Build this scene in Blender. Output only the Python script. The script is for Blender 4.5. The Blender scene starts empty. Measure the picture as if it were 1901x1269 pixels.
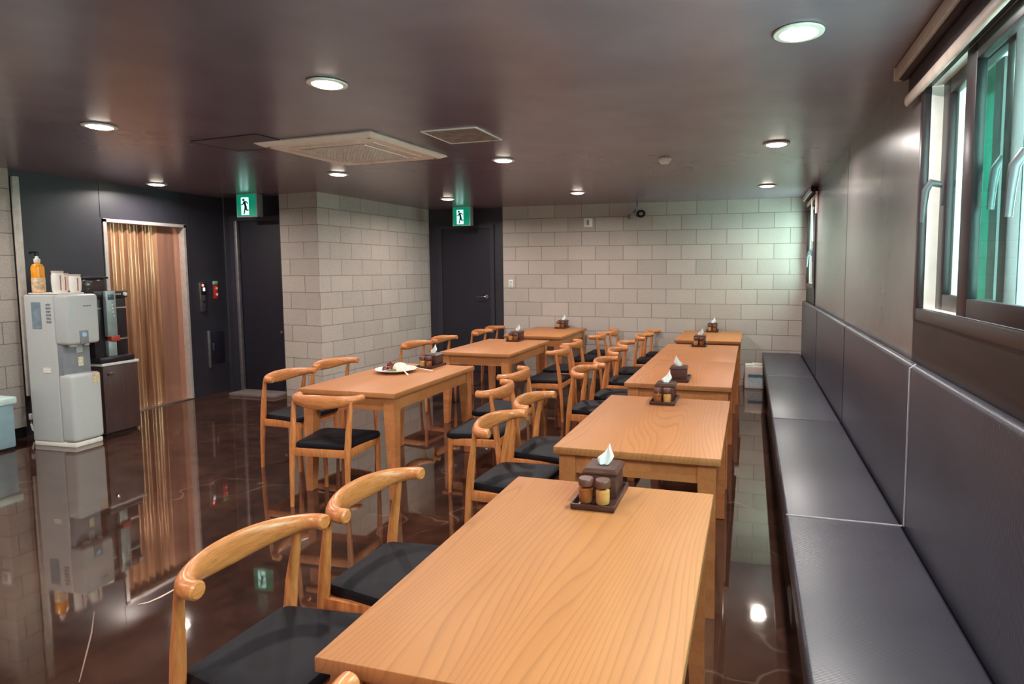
import bpy, bmesh, math, random
from mathutils import Vector, Matrix
random.seed(7)
PI = math.pi
S = bpy.context.scene
COL = S.collection

# ------------------------------------------------------------------ camera
def cam_axes(yaw, pitch, roll):
    f = Vector((-math.sin(yaw)*math.cos(pitch), math.cos(yaw)*math.cos(pitch), math.sin(pitch)))
    r = Vector((math.cos(yaw), math.sin(yaw), 0)); u = r.cross(f)
    return (math.cos(roll)*r + math.sin(roll)*u, -math.sin(roll)*r + math.cos(roll)*u, f)
CAM = Vector((3.1175, -8.2896, 1.5324))
RX, UX, FX = cam_axes(math.radians(15.133), math.radians(-4.4674), math.radians(-0.1229))
cd = bpy.data.cameras.new('camera'); cam = bpy.data.objects.new('camera', cd); COL.objects.link(cam)
cd.sensor_width = 36.0; cd.lens = 1123.84/1901*36; cd.clip_start = 0.02
cd.shift_x = (950.5-1089.6)/1901; cd.shift_y = (590.07-634.5)/1901
cam.matrix_world = Matrix(((RX.x, UX.x, -FX.x, CAM.x), (RX.y, UX.y, -FX.y, CAM.y), (RX.z, UX.z, -FX.z, CAM.z), (0, 0, 0, 1)))
S.camera = cam

# ------------------------------------------------------------------ world and exposure
S.view_settings.view_transform = 'Standard'; S.view_settings.look = 'None'
S.view_settings.gamma = 1.0; S.view_settings.use_curve_mapping = False
S.view_settings.exposure = 0.55
W = bpy.data.worlds.new('daylight'); S.world = W; W.use_nodes = True
bg = W.node_tree.nodes['Background']; bg.inputs[0].default_value = (0.78, 0.96, 0.93, 1); bg.inputs[1].default_value = 15.0
LAMP_W = 16.5            # watts of one downlight
LAMP_C = (1.0, 0.93, 0.88)

# ------------------------------------------------------------------ materials
MATS = {}
def srgb(r, g, b):
    f = lambda c: c/12.92 if c <= 0.04045 else ((c+0.055)/1.055)**2.4
    return (f(r/255), f(g/255), f(b/255), 1)
def new_mat(name):
    m = bpy.data.materials.new(name); m.use_nodes = True
    nt = m.node_tree; return m, nt, nt.nodes['Principled BSDF']
def N(nt, t, **kw):
    n = nt.nodes.new(t)
    for k, v in kw.items(): setattr(n, k, v)
    return n
def math_n(nt, op, a, b=None):
    n = N(nt, 'ShaderNodeMath', operation=op)
    for i, v in enumerate((a, b)):
        if v is None: continue
        if isinstance(v, (int, float)): n.inputs[i].default_value = v
        else: nt.links.new(v, n.inputs[i])
    return n.outputs[0]
def ramp(nt, fac, stops, interp='LINEAR'):
    r = N(nt, 'ShaderNodeValToRGB'); r.color_ramp.interpolation = interp
    e = r.color_ramp.elements
    while len(e) < len(stops): e.new(0.5)
    for i, (p, c) in enumerate(stops): e[i].position = p; e[i].color = c
    nt.links.new(fac, r.inputs[0]); return r.outputs[0]
def mixc(nt, fac, a, b, mode='MIX'):
    m = N(nt, 'ShaderNodeMix', data_type='RGBA', blend_type=mode)
    for i, v in ((0, fac), (6, a), (7, b)):
        if isinstance(v, (int, float)): m.inputs[i].default_value = v
        elif isinstance(v, tuple): m.inputs[i].default_value = v
        else: nt.links.new(v, m.inputs[i])
    return m.outputs[2]
def noise(nt, vec, scale, detail=3, rough=0.55, dist=0.0):
    n = N(nt, 'ShaderNodeTexNoise'); n.inputs['Scale'].default_value = scale; n.inputs['Detail'].default_value = detail
    n.inputs['Roughness'].default_value = rough; n.inputs['Distortion'].default_value = dist
    if vec is not None: nt.links.new(vec, n.inputs['Vector'])
    return n.outputs['Fac']
def objcoord(nt, scale=(1, 1, 1), jitter=False):
    tc = N(nt, 'ShaderNodeTexCoord'); mp = N(nt, 'ShaderNodeMapping'); mp.inputs['Scale'].default_value = scale
    src = tc.outputs['Object']
    if jitter:
        oi = N(nt, 'ShaderNodeObjectInfo'); vm = N(nt, 'ShaderNodeVectorMath', operation='MULTIPLY_ADD')
        cb = N(nt, 'ShaderNodeCombineXYZ')
        nt.links.new(oi.outputs['Random'], cb.inputs[0]); nt.links.new(oi.outputs['Random'], cb.inputs[1]); nt.links.new(oi.outputs['Random'], cb.inputs[2])
        nt.links.new(cb.outputs[0], vm.inputs[0]); vm.inputs[1].default_value = (7.3, 11.1, 3.7); nt.links.new(src, vm.inputs[2])
        src = vm.outputs[0]
    nt.links.new(src, mp.inputs['Vector']); return mp.outputs[0]
def bump(nt, b, h, strength=0.3, dist=0.01):
    n = N(nt, 'ShaderNodeBump'); n.inputs['Strength'].default_value = strength; n.inputs['Distance'].default_value = dist
    nt.links.new(h, n.inputs['Height']); nt.links.new(n.outputs[0], b.inputs['Normal'])
def plain(name, col, rough=0.5, metal=0.0, var=0.12, vscale=18, ior=None, bmp=0.0, bscale=60, coat=0.0, emit=None):
    if name in MATS: return MATS[name]
    m, nt, b = new_mat(name); c = srgb(*col)
    v = noise(nt, objcoord(nt), vscale, 3)
    lo = tuple(x*(1-var) for x in c[:3])+(1,); hi = tuple(min(1, x*(1+var)) for x in c[:3])+(1,)
    nt.links.new(ramp(nt, v, [(0.3, lo), (0.7, hi)]), b.inputs['Base Color'])
    b.inputs['Roughness'].default_value = rough; b.inputs['Metallic'].default_value = metal
    if ior: b.inputs['IOR'].default_value = ior
    if coat: b.inputs['Coat Weight'].default_value = coat; b.inputs['Coat Roughness'].default_value = 0.08
    if bmp: bump(nt, b, noise(nt, objcoord(nt), bscale, 4), bmp, 0.004)
    if emit: b.inputs['Emission Color'].default_value = srgb(*emit[0]); b.inputs['Emission Strength'].default_value = emit[1]
    MATS[name] = m; return m

def wood_top():
    # ash table top: pencil lines and cathedral figures along the length (local y)
    m, nt, b = new_mat('table_top_wood')
    v = objcoord(nt, (1, 1, 1), True)
    sx = N(nt, 'ShaderNodeSeparateXYZ'); nt.links.new(v, sx.inputs[0])
    st = N(nt, 'ShaderNodeMapping'); st.inputs['Scale'].default_value = (1.0, 0.16, 1.0); nt.links.new(v, st.inputs['Vector'])
    n1 = noise(nt, st.outputs[0], 3.2, 1.5, 0.4)
    f = math_n(nt, 'ADD', math_n(nt, 'MULTIPLY', sx.outputs[0], 42.0), math_n(nt, 'MULTIPLY', n1, 24.0))
    fr = math_n(nt, 'FRACT', f)
    base = ramp(nt, noise(nt, st.outputs[0], 9, 3), [(0.3, srgb(170, 109, 64)), (0.7, srgb(179, 117, 70))])
    line = ramp(nt, fr, [(0.0, (1, 1, 1, 1)), (0.10, (0.55, 0.55, 0.55, 1)), (0.3, (0.10, 0.10, 0.10, 1)), (0.9, (0, 0, 0, 1)), (1.0, (1, 1, 1, 1))])
    ft = N(nt, 'ShaderNodeMapping'); ft.inputs['Scale'].default_value = (220, 6, 1); nt.links.new(v, ft.inputs['Vector'])
    pores = ramp(nt, noise(nt, ft.outputs[0], 1, 2), [(0.48, (0, 0, 0, 1)), (0.8, (1, 1, 1, 1))])
    c = mixc(nt, math_n(nt, 'MULTIPLY', line, 0.42), base, srgb(128, 78, 44))
    c = mixc(nt, math_n(nt, 'MULTIPLY', pores, 0.16), c, srgb(136, 84, 50))
    nt.links.new(c, b.inputs['Base Color']); b.inputs['Roughness'].default_value = 0.52
    b.inputs['Specular IOR Level'].default_value = 0.35
    return m
def wood_block(name, c1, c2, rough=0.42, size=(0.3, 0.045)):
    # finger-jointed strips
    m, nt, b = new_mat(name); v = objcoord(nt, (1, 1, 1), True)
    sp = N(nt, 'ShaderNodeSeparateXYZ'); nt.links.new(v, sp.inputs[0])
    cb = N(nt, 'ShaderNodeCombineXYZ')
    nt.links.new(math_n(nt, 'ADD', sp.outputs[0], sp.outputs[1]), cb.inputs[0]); nt.links.new(sp.outputs[2], cb.inputs[1])
    bk = N(nt, 'ShaderNodeTexBrick'); bk.inputs['Scale'].default_value = 1; bk.inputs['Brick Width'].default_value = size[0]
    bk.inputs['Row Height'].default_value = size[1]; bk.inputs['Mortar Size'].default_value = 0.0; bk.offset = 0.37
    bk.inputs['Color1'].default_value = srgb(*c1); bk.inputs['Color2'].default_value = srgb(*c2)
    nt.links.new(cb.outputs[0], bk.inputs['Vector'])
    g = noise(nt, v, 22, 4, 0.6, 1.2)
    c = mixc(nt, 0.25, bk.outputs['Color'], ramp(nt, g, [(0.35, srgb(146, 84, 46)), (0.65, srgb(196, 132, 84))]))
    nt.links.new(c, b.inputs['Base Color']); b.inputs['Roughness'].default_value = rough
    return m
def wood_chair(name='chair_wood', sc=(30, 30, 5)):
    m, nt, b = new_mat(name); v = objcoord(nt, (1, 1, 1), True)
    mp = N(nt, 'ShaderNodeMapping'); mp.inputs['Scale'].default_value = sc; nt.links.new(v, mp.inputs['Vector'])
    g = noise(nt, mp.outputs[0], 1.6, 4, 0.6, 0.8)
    nt.links.new(ramp(nt, g, [(0.3, srgb(174, 100, 52)), (0.55, srgb(202, 126, 72)), (0.75, srgb(212, 141, 88))]), b.inputs['Base Color'])
    b.inputs['Roughness'].default_value = 0.36; b.inputs['Coat Weight'].default_value = 0.2; b.inputs['Coat Roughness'].default_value = 0.2
    return m
def dark_wood(name, c1, c2, scale=(6, 40, 40), rough=0.4):
    m, nt, b = new_mat(name); v = objcoord(nt, scale, True)
    g = noise(nt, v, 1.0, 5, 0.65, 1.5)
    nt.links.new(ramp(nt, g, [(0.35, srgb(*c1)), (0.65, srgb(*c2))]), b.inputs['Base Color']); b.inputs['Roughness'].default_value = rough
    bump(nt, b, g, 0.15, 0.002)
    return m
def block_wall():
    m, nt, b = new_mat('concrete_block'); tc = N(nt, 'ShaderNodeTexCoord')
    sp = N(nt, 'ShaderNodeSeparateXYZ'); nt.links.new(tc.outputs['Object'], sp.inputs[0])
    cb = N(nt, 'ShaderNodeCombineXYZ')
    nt.links.new(math_n(nt, 'ADD', sp.outputs[0], sp.outputs[1]), cb.inputs[0])
    nt.links.new(math_n(nt, 'SUBTRACT', sp.outputs[2], 0.0805), cb.inputs[1])
    bk = N(nt, 'ShaderNodeTexBrick'); bk.inputs['Scale'].default_value = 1; bk.inputs['Brick Width'].default_value = 0.4
    bk.inputs['Row Height'].default_value = 0.2; bk.inputs['Mortar Size'].default_value = 0.0048; bk.inputs['Mortar Smooth'].default_value = 0.3
    bk.inputs['Color1'].default_value = srgb(191, 178, 169); bk.inputs['Color2'].default_value = srgb(173, 161, 154)
    bk.inputs['Mortar'].default_value = srgb(112, 97, 91)
    nt.links.new(cb.outputs[0], bk.inputs['Vector'])
    big = noise(nt, tc.outputs['Object'], 3.0, 3); fine = noise(nt, tc.outputs['Object'], 70, 4, 0.7)
    c = mixc(nt, 0.22, bk.outputs['Color'], ramp(nt, big, [(0.3, srgb(148, 132, 124)), (0.7, srgb(176, 164, 154))]))
    c = mixc(nt, 0.18, c, ramp(nt, fine, [(0.35, srgb(112, 100, 95)), (0.65, srgb(205, 192, 180))]))
    nt.links.new(c, b.inputs['Base Color']); b.inputs['Roughness'].default_value = 0.85
    h = math_n(nt, 'ADD', math_n(nt, 'MULTIPLY', bk.outputs['Fac'], -1.0), math_n(nt, 'MULTIPLY', fine, 0.3))
    bump(nt, b, h, 0.5, 0.004)
    return m
def floor_mat():
    m, nt, b = new_mat('polished_concrete'); v = objcoord(nt)
    a = noise(nt, v, 1.1, 6, 0.62, 0.6); c = noise(nt, v, 7, 5, 0.65); 
    col = ramp(nt, a, [(0.28, srgb(38, 25, 22)), (0.5, srgb(58, 39, 33)), (0.72, srgb(88, 61, 50))])
    col = mixc(nt, 0.45, col, ramp(nt, c, [(0.35, srgb(30, 19, 17)), (0.68, srgb(78, 51, 40))]))
    vo = N(nt, 'ShaderNodeTexVoronoi', feature='DISTANCE_TO_EDGE'); vo.inputs['Scale'].default_value = 0.55
    wv = N(nt, 'ShaderNodeVectorMath', operation='ADD'); nz = N(nt, 'ShaderNodeTexNoise'); nz.inputs['Scale'].default_value = 2.2
    nt.links.new(v, nz.inputs['Vector']); nt.links.new(v, wv.inputs[0]); nt.links.new(nz.outputs['Color'], wv.inputs[1]); nt.links.new(wv.outputs[0], vo.inputs['Vector'])
    crack = ramp(nt, vo.outputs['Distance'], [(0.0, (1, 1, 1, 1)), (0.006, (0, 0, 0, 1))])
    msk = ramp(nt, noise(nt, v, 1.7, 2), [(0.5, (0, 0, 0, 1)), (0.58, (1, 1, 1, 1))])
    col = mixc(nt, math_n(nt, 'MULTIPLY', math_n(nt, 'MULTIPLY', crack, msk), 0.35), col, srgb(150, 122, 104))
    nt.links.new(col, b.inputs['Base Color'])
    b.inputs['IOR'].default_value = 2.7; b.inputs['Specular Tint'].default_value = (1.0, 0.90, 0.82, 1)
    nt.links.new(ramp(nt, noise(nt, v, 5, 4), [(0.3, (0.02,)*3+(1,)), (0.75, (0.055,)*3+(1,))]), b.inputs['Roughness'])
    bump(nt, b, noise(nt, v, 2.2, 3), 0.04, 0.01)
    return m
def leather():
    # black ribbed vinyl of the banquette
    m, nt, b = new_mat('ribbed_vinyl'); v = objcoord(nt)
    wv = N(nt, 'ShaderNodeTexWave', bands_direction='Y'); wv.inputs['Scale'].default_value = 48; wv.inputs['Distortion'].default_value = 0.4
    nt.links.new(v, wv.inputs['Vector'])
    nt.links.new(ramp(nt, noise(nt, v, 3, 3), [(0.3, srgb(48, 47, 59)), (0.7, srgb(57, 56, 69))]), b.inputs['Base Color'])
    b.inputs['Roughness'].default_value = 0.36; b.inputs['Specular IOR Level'].default_value = 0.9
    bump(nt, b, wv.outputs['Fac'], 0.22, 0.003)
    return m
def glossy_panel(name, c1, c2, rough, ior=1.5, stripes=None, bmp=0.0):
    m, nt, b = new_mat(name); v = objcoord(nt)
    nt.links.new(ramp(nt, noise(nt, v, 2.0, 3), [(0.3, srgb(*c1)), (0.7, srgb(*c2))]), b.inputs['Base Color'])
    b.inputs['Roughness'].default_value = rough; b.inputs['IOR'].default_value = ior
    if stripes:
        mp = objcoord(nt, stripes); bump(nt, b, noise(nt, mp, 1, 3), bmp, 0.01)
    return m
def glass_mat(name='window_glass', tint=(0.80, 0.96, 0.93)):
    m = bpy.data.materials.new(name); m.use_nodes = True; nt = m.node_tree; nt.nodes.clear()
    o = N(nt, 'ShaderNodeOutputMaterial'); t = N(nt, 'ShaderNodeBsdfTransparent'); g = N(nt, 'ShaderNodeBsdfGlossy')
    t.inputs[0].default_value = tint+(1,); g.inputs['Roughness'].default_value = 0.02
    lw = N(nt, 'ShaderNodeLayerWeight'); lw.inputs['Blend'].default_value = 0.5
    fr = math_n(nt, 'ADD', math_n(nt, 'MULTIPLY', math_n(nt, 'POWER', lw.outputs['Facing'], 5.0), 0.5), 0.03)
    mx = N(nt, 'ShaderNodeMixShader'); nt.links.new(fr, mx.inputs[0]); nt.links.new(t.outputs[0], mx.inputs[1]); nt.links.new(g.outputs[0], mx.inputs[2])
    nt.links.new(mx.outputs[0], o.inputs[0]); return m
def emit_mat(name, col, st):
    m, nt, b = new_mat(name); b.inputs['Base Color'].default_value = srgb(*col); b.inputs['Roughness'].default_value = 0.4
    v = noise(nt, objcoord(nt), 30, 2)
    nt.links.new(ramp(nt, v, [(0.2, tuple(x*0.93 for x in srgb(*col)[:3])+(1,)), (0.8, srgb(*col))]), b.inputs['Emission Color'])
    b.inputs['Emission Strength'].default_value = st; return m
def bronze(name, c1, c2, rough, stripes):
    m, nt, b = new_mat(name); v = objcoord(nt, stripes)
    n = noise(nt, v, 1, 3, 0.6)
    nt.links.new(ramp(nt, n, [(0.35, srgb(*c1)), (0.65, srgb(*c2))]), b.inputs['Base Color'])  # streaked noise paints imitated reflections into the base colour
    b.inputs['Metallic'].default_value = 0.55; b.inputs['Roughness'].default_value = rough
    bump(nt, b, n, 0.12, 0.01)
    return m

M_TOP = wood_top()
M_FRAME = wood_block('table_frame_wood', (196, 123, 74), (176, 104, 58))
M_CHAIR = wood_chair(); M_RAIL = wood_chair('chair_rail_wood', (6, 34, 60))
M_SEAT = plain('black_seat_vinyl', (15, 13, 21), 0.6, bmp=0.15, bscale=220); M_SEAT.node_tree.nodes['Principled BSDF'].inputs['Specular IOR Level'].default_value = 0.22
M_BLOCK = block_wall(); M_FLOOR = floor_mat(); M_VINYL = leather()
M_CEIL = glossy_panel('ceiling_panel', (118, 100, 110), (130, 112, 121), 0.25, 1.7, (0.6, 3.0, 1), 0.03)
M_PANEL = glossy_panel('charcoal_panel', (44, 41, 49), (51, 48, 56), 0.42, 1.5)
M_WALLR = glossy_panel('grey_laminate', (104, 98, 98), (116, 110, 108), 0.27, 1.55, (1, 9.0, 0.25), 0.035)
M_DOOR = plain('navy_black_door', (27, 25, 38), 0.45, bmp=0.1, bscale=200)
M_DFRAME = plain('charcoal_door_frame', (46, 44, 54), 0.4)
M_STEEL = plain('brushed_steel', (196, 194, 190), 0.28, 1.0)
M_WHITE = plain('white_plastic', (226, 222, 214), 0.4, var=0.04)
M_OFFWHITE = plain('offwhite_plastic', (240, 226, 216), 0.45, var=0.05)
M_GREYW = plain('dispenser_grey', (182, 184, 183), 0.36, var=0.015)
M_GREYD = plain('dispenser_slate', (128, 130, 136), 0.4, var=0.06)
M_BLACK = plain('black_plastic', (24, 22, 26), 0.3)
M_CHROME = plain('chrome', (225, 225, 225), 0.12, 1.0, var=0.03)
M_WALNUT = dark_wood('caddy_walnut', (62, 36, 32), (92, 56, 46), (8, 60, 60))
M_WENGE = dark_wood('wenge_trim', (20, 14, 17), (38, 27, 30), (30, 2.2, 16), 0.45)
M_CAB = dark_wood('cabinet_wenge', (58, 38, 36), (76, 52, 48), (40, 40, 4), 0.4)
M_BROWNAL = plain('brown_window_frame', (44, 34, 38), 0.35)
M_GLASS = glass_mat()
M_JAR = glass_mat('jar_glass', (0.93, 0.9, 0.86))

# ------------------------------------------------------------------ mesh helpers
class MB:
    def __init__(s): s.bm = bmesh.new()
    def _bev(s, verts, bev, seg):
        if bev > 0:
            es = list({e for v in verts for e in v.link_edges})
            bmesh.ops.bevel(s.bm, geom=es, offset=bev, segments=seg, profile=0.5, affect='EDGES', clamp_overlap=True)
    def box(s, c, d, bev=0.0, seg=2, M=None):
        r = bmesh.ops.create_cube(s.bm, size=1.0)
        T = Matrix.Translation(c) @ Matrix.Diagonal((d[0], d[1], d[2], 1))
        if M is not None: T = M @ T
        bmesh.ops.transform(s.bm, matrix=T, verts=r['verts']); s._bev(r['verts'], bev, seg); return s
    def bx(s, x0, x1, y0, y1, z0, z1, bev=0.0, seg=2):
        return s.box(((x0+x1)/2, (y0+y1)/2, (z0+z1)/2), (abs(x1-x0), abs(y1-y0), abs(z1-z0)), bev, seg)
    def prism(s, pts, z0, z1, bev=0.0, seg=2):
        lo = [s.bm.verts.new((x, y, z0)) for x, y in pts]; hi = [s.bm.verts.new((x, y, z1)) for x, y in pts]
        n = len(pts)
        s.bm.faces.new(lo[::-1]); s.bm.faces.new(hi)
        for i in range(n): s.bm.faces.new((lo[i], lo[(i+1) % n], hi[(i+1) % n], hi[i]))
        s._bev(lo+hi, bev, seg); return s
    def ring_loft(s, rings, cap=True):
        vs = [[s.bm.verts.new(p) for p in r] for r in rings]; n = len(rings[0])
        for a, b in zip(vs[:-1], vs[1:]):
            for i in range(n): s.bm.faces.new((a[i], a[(i+1) % n], b[(i+1) % n], b[i]))
        if cap: s.bm.faces.new(vs[0][::-1]); s.bm.faces.new(vs[-1])
        return s
    def sweep(s, pts, rad, n=12, up=(0, 0, 1), cap=True):
        # pts: list of Vector; rad: list of (a across, b along up)
        rings = []; up = Vector(up)
        for i, p in enumerate(pts):
            p = Vector(p); t = (Vector(pts[min(i+1, len(pts)-1)])-Vector(pts[max(i-1, 0)])).normalized()
            u = up - up.dot(t)*t
            if u.length < 1e-4: u = Vector((0, 1, 0)) - Vector((0, 1, 0)).dot(t)*t
            u.normalize(); sd = t.cross(u)
            r = rad[i] if isinstance(rad, list) else rad
            a, b = r if isinstance(r, tuple) else (r, r)
            rings.append([p + sd*a*math.cos(2*PI*k/n) + u*b*math.sin(2*PI*k/n) for k in range(n)])
        return s.ring_loft(rings, cap)
    def lathe(s, prof, c=(0, 0, 0), n=24, M=None, flute=0):
        rings = []
        for r, z in prof:
            ring = []
            for k in range(n):
                a = 2*PI*k/n; p = Vector((c[0]+r*math.cos(a), c[1]+r*math.sin(a), c[2]+z))
                ring.append(M @ p if M is not None else p)
            rings.append(ring)
        return s.ring_loft(rings)
    def quad(s, *p): s.bm.faces.new([s.bm.verts.new(q) for q in p]); return s
    def build(s, name, mat, parent=None, loc=None, smooth=True, mods=()):
        bmesh.ops.recalc_face_normals(s.bm, faces=s.bm.faces)
        me = bpy.data.meshes.new(name); s.bm.to_mesh(me); s.bm.free()
        if smooth:
            me.polygons.foreach_set('use_smooth', [True]*len(me.polygons)); me.set_sharp_from_angle(angle=math.radians(35))
        me.materials.append(mat)
        o = bpy.data.objects.new(name, me); COL.objects.link(o)
        if parent is not None: o.parent = parent
        if loc is not None: o.location = loc
        return o
def tag(o, label=None, cat=None, group=None, kind=None):
    if label: o['label'] = label
    if cat: o['category'] = cat
    if group: o['group'] = group
    if kind: o['kind'] = kind
    return o
def thing(name, label, cat, loc=(0, 0, 0), rz=0.0, group=None, kind=None):
    o = bpy.data.objects.new(name, None); COL.objects.link(o); o.empty_display_size = 0.1
    o.location = loc; o.rotation_euler = (0, 0, rz)
    return tag(o, label, cat, group, kind)
def dup(root, loc, rz, label, group=None):
    r = root.copy(); COL.objects.link(r); r.location = loc; r.rotation_euler = (0, 0, rz); r['label'] = label
    if group: r['group'] = group
    for ch in list(root.children):
        c = ch.copy(); COL.objects.link(c); c.parent = r
        for g in list(ch.children):
            d = g.copy(); COL.objects.link(d); d.parent = c
    return r
def struct(o, label, cat): return tag(o, label, cat, kind='structure')

# ================================================================== SETTING
H = 2.46
XW = 3.82           # right wall face
struct(MB().bx(-6.6, 4.1, -12.2, 0.4, -0.2, 0.0).build('floor', M_FLOOR), 'dark brown polished concrete floor, glossy', 'floor')
struct(MB().bx(-6.6, 4.1, -12.2, 0.4, H, H+0.2).build('ceiling', M_CEIL), 'dark brown semi-gloss panelled ceiling', 'ceiling')
# back block wall, recess wall with dark door, block pier, lift wall, far left block wall
struct(MB().bx(-0.395, 4.1, 0.0, 0.25, 0, H).build('wall_back', M_BLOCK), 'beige concrete block back wall', 'wall')
struct(MB().bx(-1.75, -0.395, 0.075, 0.3, 0, H).build('wall_recess', M_PANEL), 'charcoal wall strip round the far dark door', 'wall')
struct(MB().prism([(-2.40, -2.12), (-1.80, -2.20), (-1.64, 0.0), (-1.64, 0.3), (-2.40, 0.3)], 0, H).build('wall_pier', M_BLOCK, smooth=False), 'beige concrete block pier between the two dark doors', 'wall')
XL = -3.38
wl = MB()
wl.bx(XL-0.2, XL, -4.30, -3.49, 0, H).bx(XL-0.2, XL, -2.54, -1.98, 0, H).bx(XL-0.2, XL, -3.49, -2.54, 2.08, H)
wl = struct(wl.build('wall_left', M_PANEL, smooth=False), 'charcoal panelled wall around the lift', 'wall')
sm = MB()
for y in (-3.505, -2.50): sm.bx(XL, XL+0.004, y-0.003, y+0.003, 2.09 if y < -3 else 0, H)
sm.build('panel_joint', M_DFRAME, wl)
MB().bx(XL-0.02, XL+0.008, -1.985, -1.96, 0, H).build('steel_corner_strip', M_STEEL, wl)
struct(MB().bx(XL-0.2, -2.40, -1.98, -1.80, 0, H).build('wall_alcove', M_PANEL), 'charcoal wall around the steel door', 'wall')
struct(MB().bx(-6.6, XL+.012, -4.50, -4.30, 0.10, H).build('wall_corner', M_BLOCK), 'concrete block wall at the far left edge', 'wall')
struct(MB().bx(-6.6, XL+.008, -4.49, -4.31, 0.0, 0.10).build('baseboard_left', M_BLACK), 'black plinth under the far left block wall', 'baseboard')
struct(MB().bx(-6.8, -6.6, -12.2, -4.3, 0, H).build('wall_far_left', M_BLOCK), 'block wall left of the view', 'wall')
struct(MB().bx(-6.6, 4.1, -12.4, -12.2, 0, H).build('wall_front', M_BLOCK), 'block wall behind the camera', 'wall')
# right wall with two window openings
W1 = (-7.75, -5.38, 1.32, 2.34); W2 = (-1.02, -0.06, 1.32, 2.34)
wr = MB(); x0, x1 = XW, XW+0.22
wr.bx(x0, x1, -12.2, W1[0], 0, H).bx(x0, x1, W1[1], W2[0], 0, H).bx(x0, x1, W2[1], 0.0, 0, H)
for w in (W1, W2): wr.bx(x0, x1, w[0], w[1], 0, w[2]).bx(x0, x1, w[0], w[1], w[3], H)
wr = struct(wr.build('wall_right', M_WALLR, smooth=False), 'grey glossy laminate wall above the banquette', 'wall')
sj = MB()
for y in (-3.25,): sj.bx(XW-0.0015, XW, y-0.002, y+0.002, 1.14, H)
sj.build('panel_joint', M_DFRAME, wr)
struct(MB().bx(XW-0.012, XW+0.01, W1[0]-0.4, W1[1]+0.02, 1.05, W1[2]).build('trim_1', M_WENGE), 'dark wood panel under the near window', 'trim')
struct(MB().bx(XW-0.012, XW+0.01, W2[0]-0.02, -0.005, 1.05, W2[2]).build('trim_2', M_WENGE), 'dark wood panel under the far window', 'trim')

M_HANDLE = plain('handle_grey', (92, 92, 96), 0.42, 0.4)
def handle(parent, x, y, z, mat):
    h = MB(); h.box((x, y, z), (0.014, 0.03, 0.13), 0.006)
    h.sweep([(x-0.005, y, z+0.02), (x-0.045, y, z+0.03), (x-0.062, y+0.004, z+0.0), (x-0.066, y+0.008, z-0.06), (x-0.068, y+0.012, z-0.13)],
            [(0.013, 0.013), (0.016, 0.013), (0.015, 0.011), (0.013, 0.009), (0.011, 0.007)], 10, up=(0, 1, 0))
    return h.build('handle', mat, parent)
def window(n, w, label):
    y0, y1, z0, z1 = w
    fr = MB(); a, b = XW-0.02, XW+0.01; t = 0.045
    fr.bx(a, b, y1-t, y1, z0, z1, 0.004).bx(a, b, y0, y0+t, z0, z1, 0.004).bx(a, b, y0+t, y1-t, z0, z0+0.05, 0.004).bx(a, b, y0+t, y1-t, z1-0.05, z1, 0.004)
    root = struct(fr.build('window_%d' % n, M_BROWNAL), label, 'window')
    a, b = XW+.01, XW+.20
    MB().bx(a, b, y1-t, y1, z0, z1).bx(a, b, y0, y0+t, z0, z1).bx(a, b, y0+t, y1-t, z0, z0+0.05).bx(a, b, y0+t, y1-t, z1-0.05, z1).build('outer_frame', M_WHITE, root)
    def sash(xa, ya, yb, qa=.06, qb=.06):
        s = MB(); zb, zt = z0+0.048, z1-0.048
        s.bx(xa, xa+0.034, ya, ya+qa, zb, zt, 0.003).bx(xa, xa+0.034, yb-qb, yb, zb, zt, 0.003).bx(xa, xa+0.034, ya+qa, yb-qb, zb, zb+0.065, 0.003).bx(xa, xa+0.034, ya+qa, yb-qb, zt-0.06, zt, 0.003)
        so = s.build('sash', M_BROWNAL, root)
        MB().bx(xa+0.014, xa+0.020, ya+qa-0.01, yb-qb+0.01, zb+0.055, zt-0.05).build('pane', M_GLASS, so)
        return so
    if n == 1:
        sa = sash(XW+.05, -6.15, -5.44, .06, .09); sb = sash(XW+.01, -6.53, -5.85, .09, .10); sc = sash(XW+.05, y0+t, -6.47)
        handle(sa, XW+.05, -5.485, 1.86, M_HANDLE); handle(sb, XW+.01, -6.475, 1.80, M_HANDLE)
        so = MB().bx(XW+.12, XW+.15, -6.06, -5.97, z0+.05, z1-.05).build('outer_stile', plain('stile_slate', (96, 112, 122), .4), root)
        handle(so, XW+.12, -6.015, 1.86, M_HANDLE)
        MB().bx(XW+.160, XW+.164, -5.68, -5.46, z0+.05, z1-.05).build('insect_screen', plain('teal_screen', (30, 168, 150), .7), root)
        MB().bx(XW+.155, XW+.185, -5.76, -5.68, z0+.05, z1-.05).build('screen_stile', M_BROWNAL, root)
    else:
        m = (y0+y1)/2
        sa = sash(XW+.05, m-.03, y1-t); sb = sash(XW+.01, y0+t, m+.03)
        handle(sa, XW+.05, y1-t-.03, 1.75, M_HANDLE); handle(sb, XW+.01, m, 1.70, M_HANDLE)
    return root
window(1, W1, 'brown framed sliding window at the right edge of the view')
window(2, W2, 'brown framed sliding window in the far right corner')

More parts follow.
